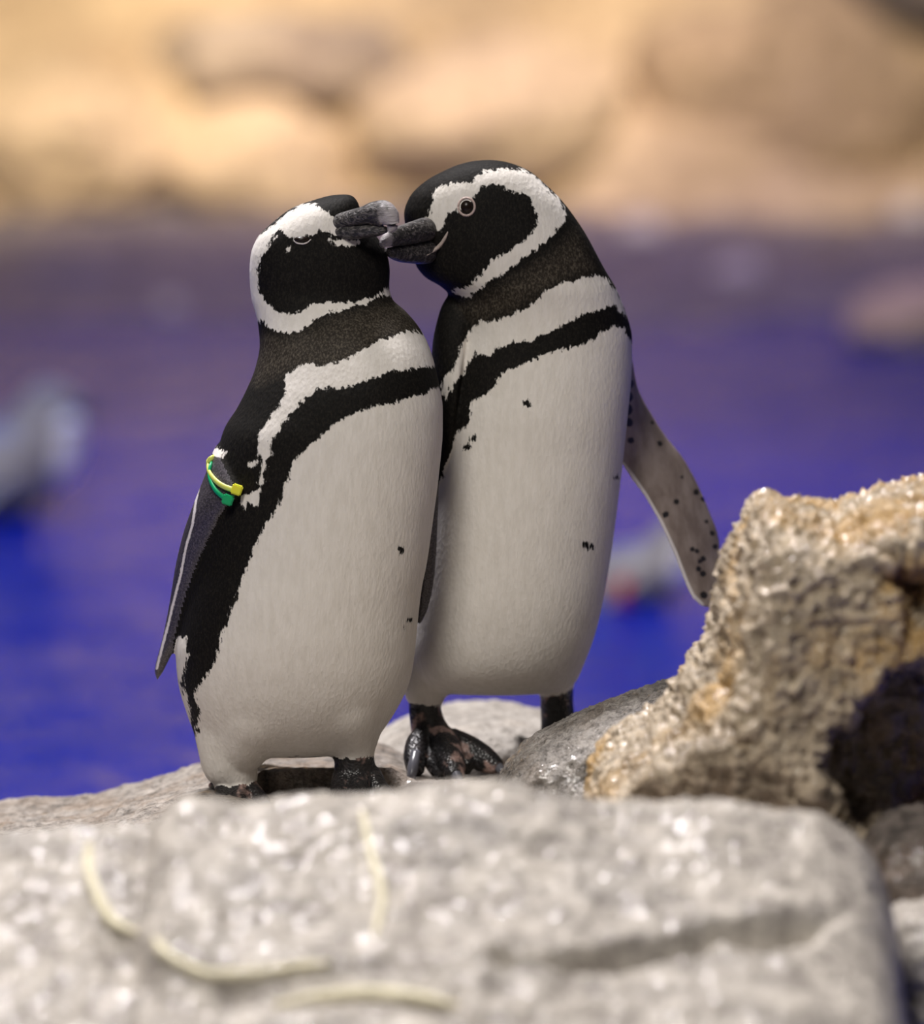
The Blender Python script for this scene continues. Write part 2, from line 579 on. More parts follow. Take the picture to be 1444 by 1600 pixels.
# boulders of the far bank
def blob(cx, cy, rx, ry, n=14, sq=2.4, rot=0.0):
    th = np.linspace(0, 2*math.pi, n, endpoint=False)
    x = np.sign(np.cos(th))*np.abs(np.cos(th))**(2/sq)*rx; y = np.sign(np.sin(th))*np.abs(np.sin(th))**(2/sq)*ry
    return np.stack([cx + x*math.cos(rot)-y*math.sin(rot), cy + x*math.sin(rot)+y*math.cos(rot)], -1)

FAR = dict(T2=0.12, amp=0.06, fine=0.01, freq=2.5, nring=50, nseg=110, group=None)
rock('boulder', blob(760, 185, 230, 120, rot=-0.25), 12.15, 0.40, M_BLD_P, 'large pale sandy boulder lying against the middle of the tan wall', 'boulder', seed=11, **FAR)
rock('boulder', blob(1240, 160, 270, 185), 12.25, 0.26, M_BLD_B, 'broad brown boulder against the tan wall, the darkest of them', 'boulder', seed=12, **FAR)
rock('boulder', blob(130, 230, 190, 120, rot=0.2), 12.1, 0.36, M_BLD_P, 'rounded pale sandy boulder at the wall foot beyond the floating penguin', 'boulder', seed=13, **FAR)
rock('boulder', blob(400, 255, 150, 95, rot=0.1), 12.1, 0.30, M_BLD_P, 'smaller pale sandy boulder between the two bigger pale boulders', 'boulder', seed=14, **FAR)
rock('boulder', blob(440, 85, 210, 70), 12.3, 0.30, M_BLD_G, 'grey-brown boulder resting above and behind the smaller pale boulder', 'boulder', seed=15, **FAR)
rock('boulder', blob(1430, -15, 140, 62, rot=0.1), 12.3, 0.30, M_DARKR, 'dark grey boulder jutting out above the broad brown boulder', 'boulder', seed=16, **FAR)
# pale stones on the shore
shore_bv = BVHTree.FromPolygons([q.co for q in so.data.vertices], [q.vertices for q in so.data.polygons])
for k, (x, y, Y, r, asp, lab) in enumerate((
        (265, 482, 10.6, 20, 1.0, 'small pale round pebble alone on the dim shore'),
        (1002, 360, 11.8, 34, 0.7, 'pale grey stone at the foot of the brown boulder'),
        (1148, 432, 11.0, 46, 0.55, 'flat pale stone lying on the dim shore'),
        (1305, 405, 11.3, 26, 0.8, 'dull greyish stone on the dim shore beside the flat pale stone'),
        (1425, 335, 11.9, 28, 0.9, 'pinkish pale stone at the wall foot beside the brown boulder'))):
    hit = shore_bv.ray_cast(Vector(CAM), Vector(W(x, y, 0.0)-CAM).normalized())[0]
    Y = hit[1]-0.02 if hit is not None else Y
    rock('stone', blob(x, y, r, r*asp, rot=-0.3), Y, r/FPX*(Y+5)*0.8, M_PEB if k != 3 else M_BLD_G, lab, 'stone', seed=60+k, amp=0.004, fine=0.002, freq=12, nring=24, nseg=40, planes=8)
rock('boulder', blob(1440, 515, 120, 70), 9.9, 0.22, M_BLD_P, 'low tan rock at the water\'s edge of the far shore', 'rock', seed=71, amp=0.03, fine=0.006, freq=3, nring=40, nseg=80)


# ------------------------------------------------------------------ rocks of the island
def prof(pts):
    pts = np.asarray(pts, float)
    return lambda x: pchip(pts[:, 0], pts[:, 1], np.clip(x, pts[0, 0], pts[-1, 0]))


def zpx(py, Y):
    return W(722, py, Y)[..., 2]

# the rock that the penguins stand on
edge_y = prof([(-400, 1262), (0, 1252), (60, 1250), (120, 1245), (180, 1228), (240, 1208), (310, 1188), (400, 1178), (500, 1172), (570, 1166), (610, 1176), (650, 1192), (700, 1204), (800, 1202), (860, 1180), (1000, 1172), (1500, 1200)])
front_y = prof([(-400, 1345), (0, 1318), (120, 1300), (250, 1262), (330, 1243), (420, 1246), (600, 1240), (700, 1232), (800, 1226), (1500, 1230)])
def zstand(x, y):
    px = 722 + x*FPX/5.05
    ze = zpx(edge_y(px), 0.22); zf = zpx(front_y(px), -0.06)
    t = (y+0.06)/0.28
    z = np.where(t < 0, zf + (t*0.28)*0.05, zf + (ze-zf)*np.clip(t, 0, 1)**1.1)
    # a shallow step behind the feet of the banded penguin
    ye = 0.018 + 0.012*fbm(np.stack([x*30, 0*x, 0*x], -1), 3, 44)
    inx = np.clip((px-380)/25, 0, 1)*np.clip((650-px)/40, 0, 1)
    zlow = zpx(1246, -0.02) + 0*x; zup = zpx(1204, ye)
    zs = np.where(y < ye, zlow, zup + (ze-zup)*np.clip((y-ye)/(0.22-ye), 0, 1))
    z = z*(1-inx) + zs*inx
    p = np.stack([x, y, z], -1)
    nn = 0.006*fbm(p*14, 4, 3) + 0.0035*fbm(p*60, 4, 8, True, 0.6)
    nn = np.where((px > 300) & (px < 800) & (np.abs(y) < 0.16), nn*0.6, nn)
    over = np.clip((y-0.22)/0.2, 0, 1)
    z = z + nn - 0.55*over**1.6
    return np.stack([x, y + 0.02*fbm(p*9, 3, 12), z], -1)
o = heightfield('rock', np.linspace(-0.75, 0.55, 420), np.linspace(-0.62, 0.42, 330), zstand, -1.05, M_STAND)
tag(o, 'wide flat grey-brown rock that both penguins stand on', 'rock')
rock('rock', [(560, 1175), (600, 1148), (650, 1126), (700, 1112), (745, 1108), (800, 1111), (860, 1120), (950, 1140), (1000, 1190), (1000, 1300), (800, 1330), (600, 1320), (540, 1230)], 0.36, 0.14, M_FAR,
     'smooth pale rock just behind the penguins\' feet', amp=0.006, fine=0.003, seed=21, res=0.004, planes=6, freq=9)
rock('rock', [(770, 1250), (785, 1216), (812, 1182), (850, 1160), (905, 1130), (1000, 1094), (1095, 1062), (1190, 1055), (1260, 1120), (1260, 1340), (1000, 1360), (780, 1330)], -0.10, 0.13, M_SLAB,
     'sloping wet glistening grey slab beside the penguin with the spread flipper', amp=0.006, fine=0.004, seed=22, res=0.003, planes=4, freq=9, pw=0.45)
rock('rock', [(1124, 1000), (1134, 930), (1150, 868), (1170, 812), (1188, 794), (1220, 788), (1270, 800), (1310, 808), (1345, 793), (1400, 782), (1470, 770), (1560, 800), (1610, 1000), (1600, 1300), (1500, 1420), (1300, 1420), (1100, 1400), (960, 1380), (930, 1260), (950, 1215), (985, 1178), (1062, 1122), (1085, 1070), (1110, 1048)],
     -0.42, 0.20, M_OCHRE, 'tall jagged ochre and grey rock standing higher than the others', amp=0.012, fine=0.009, lump=0.007, seed=23, res=0.0026, planes=10, freq=10, pw=0.5, nring=170, nseg=420, chisel=0.9,
     carve=[([(1400, 1040), (1340, 1085), (1290, 1140), (1275, 1230), (1285, 1290), (1330, 1330), (1480, 1340), (1560, 1300), (1560, 1040)], 0.12, 34), ([(1350, 900), (1400, 872), (1470, 880), (1480, 985), (1420, 1010), (1385, 960)], 0.05, 30)])
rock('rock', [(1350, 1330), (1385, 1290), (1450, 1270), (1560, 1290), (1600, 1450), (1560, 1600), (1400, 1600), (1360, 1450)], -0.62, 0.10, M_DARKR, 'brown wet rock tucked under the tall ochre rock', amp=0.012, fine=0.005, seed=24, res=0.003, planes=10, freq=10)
rock('rock', [(1392, 1440), (1410, 1418), (1470, 1408), (1560, 1430), (1580, 1560), (1480, 1660), (1420, 1600), (1400, 1500)], -0.78, 0.07, M_FRONT, 'small pale rock wedged beside the big pale foreground rock', amp=0.008, fine=0.004, seed=25, res=0.003, planes=10, freq=12)

# the out of focus rock in the foreground
ridge = prof([(-300, 1335), (0, 1312), (130, 1300), (225, 1292), (252, 1262), (290, 1244), (400, 1250), (520, 1248), (640, 1240), (800, 1232), (1000, 1246), (1100, 1252), (1180, 1252), (1240, 1262), (1300, 1282), (1345, 1308), (1375, 1345), (1400, 1410), (1425, 1560), (1460, 1900)])
def zfront(x, y):
    px = 722 + x*FPX/4.19
    zr = zpx(ridge(px), -0.85)
    t = -(y+0.85)
    z = zr - 0.36*np.clip(t, 0, 1)**1.0 - 0.5*np.clip(t-0.34, 0, 1)**1.3
    z = z - 2.2*np.clip(-t, 0, 1)**1.25
    p = np.stack([x, y, z], -1)
    P = PX(p)
    g = np.minimum(line_d(P, [(780, 1492), (870, 1490), (960, 1478), (1060, 1462), (1130, 1442), (1200, 1448), (1270, 1436), (1320, 1420)]), 1e6)
    gw = fbm(np.stack([x*16, y*16, 0*x], -1), 3, 66)
    z = z - np.clip((1330-px)/160, 0.15, 1)*(0.022+0.018*gw)*np.exp(-(g/(11.0+5*gw))**2)
    sd = poly_sd(P, [(760, 1500), (880, 1492), (1060, 1466), (1140, 1446), (1360, 1450), (1500, 1700), (700, 1700)])
    z = z - 0.006*np.clip(sd/30+0.3+0.8*gw, 0, 1)
    g2 = line_d(P, [(180, 1480), (260, 1560), (420, 1560), (560, 1545), (700, 1560)])
    z = z - 0.012*np.exp(-(g2/28.0)**2)
    k = np.clip((1350-px)/100, 0.2, 1)
    z = z + k*(0.016*fbm(p*9, 4, 91) + 0.0035*fbm(p*38, 4, 92, True, 0.6) + 0.002*fbm(p*120, 3, 95))
    return np.stack([x, y, z], -1)
FO = heightfield('rock', np.linspace(-0.72, 0.402, 520), np.linspace(-1.75, -0.62, 430), zfront, -1.05, M_FRONT)
tag(FO, 'big pale grey blurred rock lying in front of the penguins', 'rock')


def ray_on(obj, px, py):
    bv = BVHTree.FromPolygons([v.co for v in obj.data.vertices], [p.vertices for p in obj.data.polygons])
    d = W(px, py, 0.0)-CAM
    h = bv.ray_cast(Vector(CAM), Vector(d).normalized())
    return h

# straw strands lying on the foreground rock
def straw(pts, radii, label):
    bv = BVHTree.FromPolygons([v.co for v in FO.data.vertices], [p.vertices for p in FO.data.polygons])
    q = []
    for x, y in pts:
        d = Vector(W(x, y, 0.0)-CAM).normalized()
        h = bv.ray_cast(Vector(CAM), d)[0]
        q.append(np.array(h) + np.array([0, -0.001, 0.002]))
    v, f = tube(q, np.array(radii)*0.62, 12)
    o = new_obj('straw', mesh('straw', v, f), M_STRAW)
    return tag(o, label, 'straw')
straw([(140, 1322), (138, 1350), (146, 1385), (160, 1420), (180, 1446), (212, 1460)], [0.004, 0.0065, 0.007, 0.008, 0.007, 0.003], 'short pale yellow straw strand, upright piece at the rock\'s low shoulder')
straw([(242, 1470), (255, 1490), (285, 1510), (330, 1526), (390, 1526), (440, 1518), (480, 1512), (520, 1508)], [0.003, 0.007, 0.007, 0.007, 0.007, 0.006, 0.006, 0.002], 'long pale yellow straw strand curving along the foreground rock')
straw([(585, 1470), (592, 1440), (598, 1410), (592, 1375), (582, 1345), (572, 1300), (566, 1270)], [0.002, 0.005, 0.006, 0.006, 0.005, 0.005, 0.003], 'thin pale yellow straw strand hanging down from the rock\'s crest')
straw([(430, 1574), (500, 1562), (580, 1556), (650, 1562), (715, 1574)], [0.004, 0.008, 0.010, 0.009, 0.003], 'thick whitish straw strand lying lowest on the foreground rock')


# ------------------------------------------------------------------ penguins
def rows_loft(rows, Y0, sub=7, m=110, ex=2.15):
    """body of horizontal slices: rows of (py, x left, x right, depth centre, half depth), all pixels at Y0"""
    r = np.asarray(rows, float); t = np.arange(len(r)); ti = np.linspace(0, len(r)-1, (len(r)-1)*sub+1)
    q = np.stack([pchip(t, r[:, k], ti) for k in range(5)], -1)
    k = 5.05/FPX
    L = W(q[:, 1], q[:, 0], Y0); R = W(q[:, 2], q[:, 0], Y0)
    th = np.linspace(0, 2*math.pi, m, endpoint=False)
    cx = np.sign(np.cos(th))*np.abs(np.cos(th))**(2/ex); sy = np.sign(np.sin(th))*np.abs(np.sin(th))**(2/ex)
    C = (L+R)/2; H = (R-L)/2
    rings = C[:, None] + H[:, None]*cx[None, :, None]
    rings[..., 1] += (q[:, 3]*k)[:, None] + (q[:, 4]*k)[:, None]*sy[None]
    # keep the drawn outline: a slice moved in depth is raised along the view
    rings[..., 2] -= (q[:, 3]*k*np.tan(PITCH + (q[:, 0]-800)/FPX))[:, None]
    return loft(rings)


def blade(le, ri, yl, yr, thick, m=28, sub=8):
    """a flipper: left edge and right edge points in pixels, their depths, half thickness"""
    le = np.asarray(le, float); ri = np.asarray(ri, float); t = np.arange(len(le))
    ti = np.linspace(0, len(le)-1, (len(le)-1)*sub+1)
    g = lambda a: pchip(t, np.broadcast_to(np.asarray(a, float), t.shape), ti)
    A = W(g(le[:, 0]), g(le[:, 1]), g(yl)); B = W(g(ri[:, 0]), g(ri[:, 1]), g(yr)); T = g(thick)
    C = (A+B)/2; H = (B-A)/2
    tg = np.gradient(C, axis=0)
    nn = np.cross(tg, H); nn /= np.linalg.norm(nn, axis=1)[:, None]+1e-12
    th = np.linspace(0, 2*math.pi, m, endpoint=False)
    rings = C[:, None] + H[:, None]*np.cos(th)[None, :, None] + nn[:, None]*(T[:, None]*np.sin(th)[None]*(0.55+0.45*np.abs(np.sin(th)))[None])[..., None]
    return loft(rings)


def ball(c, r, n=14, m=20):
    ph = np.linspace(0.05, math.pi-0.05, n); th = np.linspace(0, 2*math.pi, m, endpoint=False)
    rings = np.stack([np.sin(ph)[:, None]*np.cos(th), np.sin(ph)[:, None]*np.sin(th), np.cos(ph)[:, None]*np.ones_like(th)], -1)*np.asarray(r, float) + np.asarray(c)
    return loft(rings)


def ptube(spec, sub=5, m=20, flat=1.0, up=(0, 1, 0)):
    """tube given as (px, py, Y, radius in pixels)"""
    s = np.asarray(spec, float)
    return tube(W(s[:, 0], s[:, 1], s[:, 2]), s[:, 3]*5.05/FPX, m, flat, up, sub)


def relax(me, y0, y1, it, soft=25.0):
    """smooth the surface where thighs run into the belly"""
    v, n = get_v(me)
    P = PX(v)
    w = np.clip((P[:, 1]-y0)/soft, 0, 1)*np.clip((y1-P[:, 1])/soft, 0, 1)
    e = np.empty(len(me.edges)*2, np.int32); me.edges.foreach_get('vertices', e); e = e.reshape(-1, 2)
    m = (w[e[:, 0]] > 0) | (w[e[:, 1]] > 0)
    e = e[m]
    deg = np.bincount(e.ravel(), minlength=len(v)).astype(float); deg[deg == 0] = 1
    for _ in range(it):
        a = np.stack([np.bincount(e[:, 0], v[e[:, 1], k], len(v)) + np.bincount(e[:, 1], v[e[:, 0], k], len(v)) for k in range(3)], -1)/deg[:, None]
        v = v + (a-v)*(0.6*w)[:, None]*(a.any(1))[:, None]
    me.vertices.foreach_set('co', v.astype(np.float32).ravel())
    me.update()


def dist_to(pts, part):
    v, f = part
    bv = BVHTree.FromPolygons([Vector(x) for x in v], f)
    return np.array([bv.find_nearest(Vector(p))[3] for p in pts])


def fattr(me, name, val):
    a = me.attributes.new(name, 'FLOAT', 'POINT')
    a.data.foreach_set('value', np.asarray(val, np.float32))


def paint(me, white, black, spots, facing, belly_top, parts, flip_parts, under_idx, brown_polys, lines, fs=None, bodypart=None):
    """feather pattern as signed distances on the surface, and one material per region of the skin"""
    v, n = get_v(me)
    P = PX(v)
    d = np.full(len(v), -60.0)
    for poly in white:
        d = np.maximum(d, poly_sd(P, poly))
    for poly in black:
        d = np.minimum(d, -poly_sd(P, poly))
    for x, y, r in spots:
        d = np.minimum(d, np.hypot(P[:, 0]-x, P[:, 1]-y)-r)
    view = CAM - v; view /= np.linalg.norm(view, axis=1)[:, None]
    t = (n*view).sum(1)
    # the side turned away: white breast round to the flanks, black back
    nh = n[:, :2]/(np.linalg.norm(n[:, :2], axis=1)[:, None]+1e-9)
    fc = np.array(facing)/np.linalg.norm(facing)
    db = ((nh @ fc) - 0.05)*90
    db = np.where(P[:, 1] < belly_top, np.minimum(db, d), db)
    k = np.clip((-t-0.05)/0.25, 0, 1)
    d = d*(1-k) + db*k
    br = np.zeros(len(v))
    for poly in brown_polys:
        br = np.maximum(br, np.clip(poly_sd(P, poly)/25+0.5, 0, 1))
    return v, n, P, d, br, t


def set_mats(me, region):
    """region per vertex -> material index per face"""
    nl = len(me.polygons)
    ls = np.empty(nl, np.int32); me.polygons.foreach_get('loop_start', ls)
    vi = np.empty(len(me.loops), np.int32); me.loops.foreach_get('vertex_index', vi)
    me.polygons.foreach_set('material_index', region[vi[ls]].astype(np.int32))


def surf(me_bvh, px, py):
    dd = Vector(W(px, py, 0.0)-CAM).normalized()
    h = me_bvh.ray_cast(Vector(CAM), dd)
    return np.array(h[0]), np.array(h[1])


def bill_mesh(name, spec, mat, parent, label=None, m=28, tip_from=0.7):
    """half of a bill: sections (px, py, Y, half height px, half width px)"""
    s = np.asarray(spec, float); t = np.arange(len(s)); ti = np.linspace(0, len(s)-1, (len(s)-1)*6+1)
    q = np.stack([pchip(t, s[:, k], ti) for k in range(5)], -1)
    c = W(q[:, 0], q[:, 1], q[:, 2]); k = 5.05/FPX
    tg = np.gradient(c, axis=0); tg /= np.linalg.norm(tg, axis=1)[:, None]
    side = np.cross(tg, np.array([0, 0, 1.0])); side /= np.linalg.norm(side, axis=1)[:, None]
    up = np.cross(side, tg)
    th = np.linspace(0, 2*math.pi, m, endpoint=False)
    rings = c[:, None] + k*q[:, 4][:, None, None]*np.cos(th)[None, :, None]*side[:, None] + k*q[:, 3][:, None, None]*np.sin(th)[None, :, None]*up[:, None]
    v, f = loft(rings)
    me = mesh(name, v, f)
    o = new_obj(name, me, mat, parent)
    tip = np.repeat(np.linspace(0, 1, len(q)), m); tip = np.concatenate([tip, [0, 1]])
    fattr(me, 'tip', np.clip((tip-tip_from)/(1-tip_from+1e-6)+0.3, 0, 1)*np.where(tip > tip_from-0.2, 1, 0))
    if label: o['label'] = label
    return o


VOX = 0.0017
# ---------------- penguin with the wing bands (eyes nearly shut)
YL = 0.0
L_rows = [(304, 529, 544, 22, 5), (306, 514, 550, 21, 16), (313, 489, 557, 20, 32), (325, 456, 562, 20, 46), (347, 426, 568, 20, 58), (372, 401, 590, 20, 65), (398, 391, 605, 20, 70),
          (424, 389, 609, 20, 73), (447, 390, 608, 20, 75), (466, 392, 612, 18, 78), (487, 398, 634, 12, 84), (512, 404, 655, 4, 94), (540, 406, 670, -4, 106), (576, 399, 681, -10, 120),
          (604, 388, 687, -13, 130), (638, 371, 692, -16, 138), (673, 350, 692, -18, 144), (742, 334, 686, -20, 150), (812, 320, 677, -22, 154), (881, 304, 667, -24, 156), (921, 294, 659, -25, 157),
          (973, 283, 653, -25, 156), (1015, 276, 649, -24, 152), (1063, 279, 641, -20, 143), (1105, 290, 622, -14, 128), (1139, 302, 600, -8, 106), (1160, 318, 582, -4, 84), (1173, 345, 552, 0, 58), (1180, 400, 510, 0, 25)]
l_body = rows_loft(L_rows, YL)
l_fl = blade([(372, 672), (336, 700), (321, 742), (302, 790), (287, 832), (274, 888), (266, 940), (254, 1000), (242, 1046), (243, 1066)],
             [(420, 720), (392, 750), (374, 772), (349, 798), (334, 832), (307, 893), (291, 948), (276, 1002), (258, 1044), (246, 1069)],
             [-0.005, -0.022, -0.036, -0.036, -0.03, -0.022, -0.015, -0.008, 0.0, 0.004], [-0.050, -0.070, -0.083, -0.074, -0.065, -0.048, -0.036, -0.026, -0.008, 0.004],
             [0.014, 0.012, 0.009, 0.0075, 0.0068, 0.006, 0.0055, 0.005, 0.004, 0.002])
l_fl2 = blade([(640, 600), (648, 660), (652, 740), (654, 820), (652, 900), (650, 950), (652, 974)], [(672, 600), (684, 660), (686, 740), (684, 830), (679, 905), (668, 955), (657, 977)],
              [0.03]*7, [0.03]*7, [0.014, 0.012, 0.009, 0.007, 0.006, 0.004, 0.002])
l_th = [ptube([(430, 1050, -0.035, 100), (402, 1105, -0.036, 84), (382, 1148, -0.032, 58), (371, 1185, -0.025, 38)]), ptube([(515, 1040, -0.040, 92), (536, 1100, -0.042, 70), (550, 1142, -0.037, 44), (554, 1168, -0.032, 30)]),
        ptube([(390, 1060, -0.012, 95), (374, 1110, -0.018, 80), (360, 1155, -0.022, 58), (358, 1188, -0.023, 46), (366, 1210, -0.022, 38), (368, 1226, -0.02, 34)]),
        ptube([(525, 1040, -0.02, 95), (542, 1090, -0.028, 74), (552, 1130, -0.032, 53), (555, 1156, -0.032, 38), (554, 1170, -0.031, 33), (554, 1182, -0.03, 30)])]
l_ft = [ptube([(554, 1172, -0.03, 31), (554, 1195, -0.03, 32), (556, 1222, -0.032, 33), (558, 1240, -0.036, 28)]),
        ptube([(540, 1215, -0.035, 22), (534, 1238, -0.055, 19), (530, 1256, -0.080, 13)]), ptube([(558, 1215, -0.035, 24), (560, 1240, -0.060, 19), (562, 1262, -0.090, 13)]), ptube([(575, 1212, -0.03, 22), (592, 1234, -0.045, 17), (612, 1248, -0.06, 11)]),
        ptube([(367, 1210, -0.02, 33), (366, 1234, -0.022, 31), (366, 1248, -0.03, 24)]),
        ptube([(358, 1226, -0.02, 18), (348, 1246, -0.045, 16), (340, 1262, -0.07, 11)]), ptube([(372, 1226, -0.025, 20), (374, 1250, -0.05, 17), (374, 1270, -0.08, 12)]), ptube([(382, 1226, -0.02, 18), (400, 1244, -0.04, 15), (415, 1256, -0.055, 11)]),
        ptube([(352, 1222, -0.01, 12), (338, 1226, 0.0, 9), (326, 1228, 0.005, 4)])]
l_tail = ptube([(400, 1120, 0.07, 40), (392, 1165, 0.10, 26), (388, 1195, 0.125, 12)], flat=0.5)
me = fuse('body', [l_body, l_fl, l_fl2, l_tail] + l_th + l_ft, VOX)
relax(me, 1050, 1200, 50)
L_stripe = [(536, 346), (526, 343), (518, 338), (507, 329), (493, 318), (484, 317), (471, 321), (455, 330), (433, 345), (413, 363), (396, 374), (370, 385), (365, 440), (370, 490), (400, 499), (422, 514), (451, 520), (469, 514), (484, 504), (504, 491), (528, 486), (555, 479), (573, 473), (595, 464), (625, 459),
            (618, 446), (599, 455), (582, 464), (555, 472), (537, 472), (515, 471), (500, 473), (484, 479), (466, 487), (453, 492), (433, 487), (420, 475), (408, 462), (401, 443), (402, 423), (408, 401), (420, 383), (427, 367), (435, 361), (444, 365), (457, 372), (480, 370), (491, 366), (497, 359), (508, 361), (517, 367), (528, 366), (534, 356)]
L_mouth = [(517, 374), (537, 376), (560, 375), (562, 381), (548, 385), (533, 384), (519, 381)]
L_collar = [(720, 510), (660, 519), (639, 516), (615, 525), (594, 531), (570, 545), (542, 560), (525, 567), (497, 570), (480, 569), (462, 576), (449, 585), (445, 611), (433, 639), (417, 659), (406, 677), (401, 697), (409, 712), (417, 720), (425, 711), (421, 694), (431, 677), (446, 659), (460, 640), (477, 622), (498, 608), (539, 606), (566, 594), (594, 587), (618, 579), (653, 574), (720, 569)]
L_belly = [(720, 600), (686, 606), (663, 614), (636, 622), (611, 632), (584, 634), (552, 646), (521, 664), (504, 680), (476, 702), (456, 724), (456, 741), (445, 757), (435, 787), (420, 812), (408, 834), (396, 858), (386, 885), (373, 918), (368, 940), (356, 966), (346, 997), (338, 1028), (334, 1044), (313, 1067), (304, 1088), (312, 1112), (304, 1150),
           (298, 1140), (298, 1112), (293, 1090), (283, 1072), (287, 1050), (294, 1024), (290, 996), (240, 990), (240, 1300), (720, 1300)]
L_patch = [[(329, 702), (341, 700), (353, 707), (345, 715), (334, 713)], [(378, 775), (407, 764), (403, 794), (388, 786), (378, 795)], [(387, 725), (397, 716), (401, 722), (393, 731)], [(411, 722), (416, 722), (409, 757), (403, 757)], [(430, 368), (437, 367), (436, 372), (430, 373)], [(446, 387), (452, 387), (452, 392), (446, 392)]]
L_neck = [(390, 520), (450, 530), (530, 495), (620, 468), (690, 520), (690, 520), (600, 530), (520, 575), (450, 580), (400, 600)]
v, n, P, d, br, t = paint(me, [L_stripe, L_mouth, L_collar, L_belly] + L_patch, [], [(627, 858, 4.5), (641, 969, 3), (630, 982, 3.5), (303, 1122, 5), (306, 1142, 5)], (0.35, -0.94), 640, None, None, None, [L_neck], None)
D = np.stack([dist_to(v, join([l_body] + l_th)), dist_to(v, l_fl), dist_to(v, l_fl2), dist_to(v, join(l_ft))], 1)
reg = D.argmin(1)
dfoot = D[:, 3]; 
rag = 9*fbm(v*160, 3, 4)
isfoot = ((reg == 3) | ((P[:, 1] > 1184+rag) & (P[:, 0] > 450))) & (P[:, 1] > 1180+rag) & ((P[:, 0] > 450) | (P[:, 1] > 1214+rag))
isfl = ((reg == 1) | (reg == 2)) & (D[:, 0] > 0.0025)
ln = line_d(P, [(316, 742), (311, 760), (307, 777), (301, 819), (291, 853), (282, 900), (272, 938), (262, 980), (249, 1028), (245, 1045)])
ln2 = line_d(P, [(350, 800), (335, 832), (308, 893), (292, 948), (279, 998)])
dfl = np.maximum(1.9-ln, 1.3-ln2)
dfl = np.where((reg == 2), -20, dfl)
dtag = poly_sd(P, L_patch[0])
d = np.where(isfl, np.maximum(dfl, dtag), d)
d = np.where((reg == 1) & ~isfl & (P[:, 0] < 375), np.maximum(np.minimum(d, -10), dtag), d)
region = np.where(isfoot, 2, np.where(isfl, 1, 0))
fattr(me, 'd', d); fattr(me, 'brown', br); set_mats(me, region)
PL = empty('penguin', W(460, 1240, 0.0).tolist(), 'penguin with a green and a yellow band on its flipper, eyes nearly shut', 'penguin')
bo = new_obj('body', me, [M_PLUM, M_FLIP, M_FOOT], PL)
bv = BVHTree.FromPolygons([x.co for x in me.vertices], [p.vertices for p in me.polygons])
# bill, turned a little towards the camera
ub = bill_mesh('upper_bill', [(508, 356, 0.004, 10, 12), (530, 349, -0.012, 15, 17), (550, 342, -0.024, 14, 16), (568, 337, -0.034, 14, 15), (585, 333, -0.041, 18, 14), (599, 334, -0.046, 21, 13), (609, 341, -0.049, 17, 11), (613, 352, -0.050, 10, 8), (609, 362, -0.050, 4, 4)], M_BILL, PL, 'black horny upper bill with a pale grey hooked tip', tip_from=0.5)
lb = bill_mesh('lower_bill', [(508, 364, 0.004, 8, 12), (530, 363, -0.014, 11, 16), (552, 362, -0.025, 12, 14), (572, 361, -0.034, 11, 12), (590, 360, -0.041, 9, 10), (603, 359, -0.046, 5, 6)], M_BILL, PL, 'black lower bill', tip_from=1.0)
# nearly closed eye: dark slit between pale lids
c, nn = surf(bv, 472, 374)
vv, ff = ball(c + nn*-0.0012, (0.0080, 0.004, 0.0033))
new_obj('eye', mesh('eye', vv, ff), M_EYE, PL)['label'] = 'dark eye slit'
pts = [surf(bv, x, y)[0] + np.array([0, -0.0008, 0]) for x, y in ((459, 376), (465, 380), (473, 381), (480, 379), (486, 374))]
vv, ff = tube(pts, [0.0004, 0.0008, 0.0009, 0.0008, 0.0004], 10)
new_obj('eyelid', mesh('eyelid', vv, ff), M_LID, PL)['label'] = 'pale lower eyelid'
# two cable tie bands round the flipper
def band(name, pts, mat, r, lock_px, mat2, label):
    vv, ff = tube(pts, [r]*len(pts), 12, 1.5, up=(0, 0, 1))
    b = new_obj(name, mesh(name, vv, ff), mat, PL); b['label'] = label
    bm = bmesh.new(); bmesh.ops.create_cube(bm, size=1.0)
    bmesh.ops.scale(bm, vec=(0.0105, 0.0085, 0.0098), verts=bm.verts)
    bmesh.ops.rotate(bm, matrix=Matrix.Rotation(0.35, 3, 'Y'), verts=bm.verts)
    bmesh.ops.bevel(bm, geom=list(bm.edges), offset=0.0012, segments=2, affect='EDGES')
    bmesh.ops.translate(bm, vec=lock_px, verts=bm.verts)
    m2 = bpy.data.meshes.new('band_lock'); bm.to_mesh(m2); bm.free()
    lk = bpy.data.objects.new('band_lock', m2); COL.objects.link(lk); m2.materials.append(mat2)
    lk.parent = b
    lk.matrix_parent_inverse = (Matrix.Translation(-PL.location)).copy()
    lk.matrix_parent_inverse = Matrix.Identity(4)
    return b
def arc(px, yo):
    out = []
    for (x, y) in px:
        h = bv.ray_cast(Vector(CAM), Vector(W(x, y, 0.0)-CAM).normalized())[0]
        yy = (h[1] if h is not None and h[1] < 0.3 else -0.035) + yo
        out.append(W(x, y, yy))
    return out
ypts = arc([(331, 716), (325, 724), (326, 735), (334, 748), (346, 758), (360, 764), (371, 766)], -0.004)
ypts = [W(338, 712, -0.025), ] + ypts + [W(382, 764, -0.070), W(386, 752, -0.055)]
band('wing_band', ypts, M_YEL2, 0.0019, Vector(W(370, 765, ypts[-3][1]-0.004)), M_YEL, 'yellow plastic cable tie band')
gpts = arc([(329, 728), (327, 742), (333, 760), (343, 772), (356, 780)], -0.003)
gpts = [W(336, 716, -0.025)] + gpts + [W(368, 780, -0.070), W(378, 768, -0.055)]
band('wing_band', gpts, M_GRN, 0.0018, Vector(W(356, 781, gpts[-3][1]-0.004)), M_GRN, 'green plastic cable tie band')


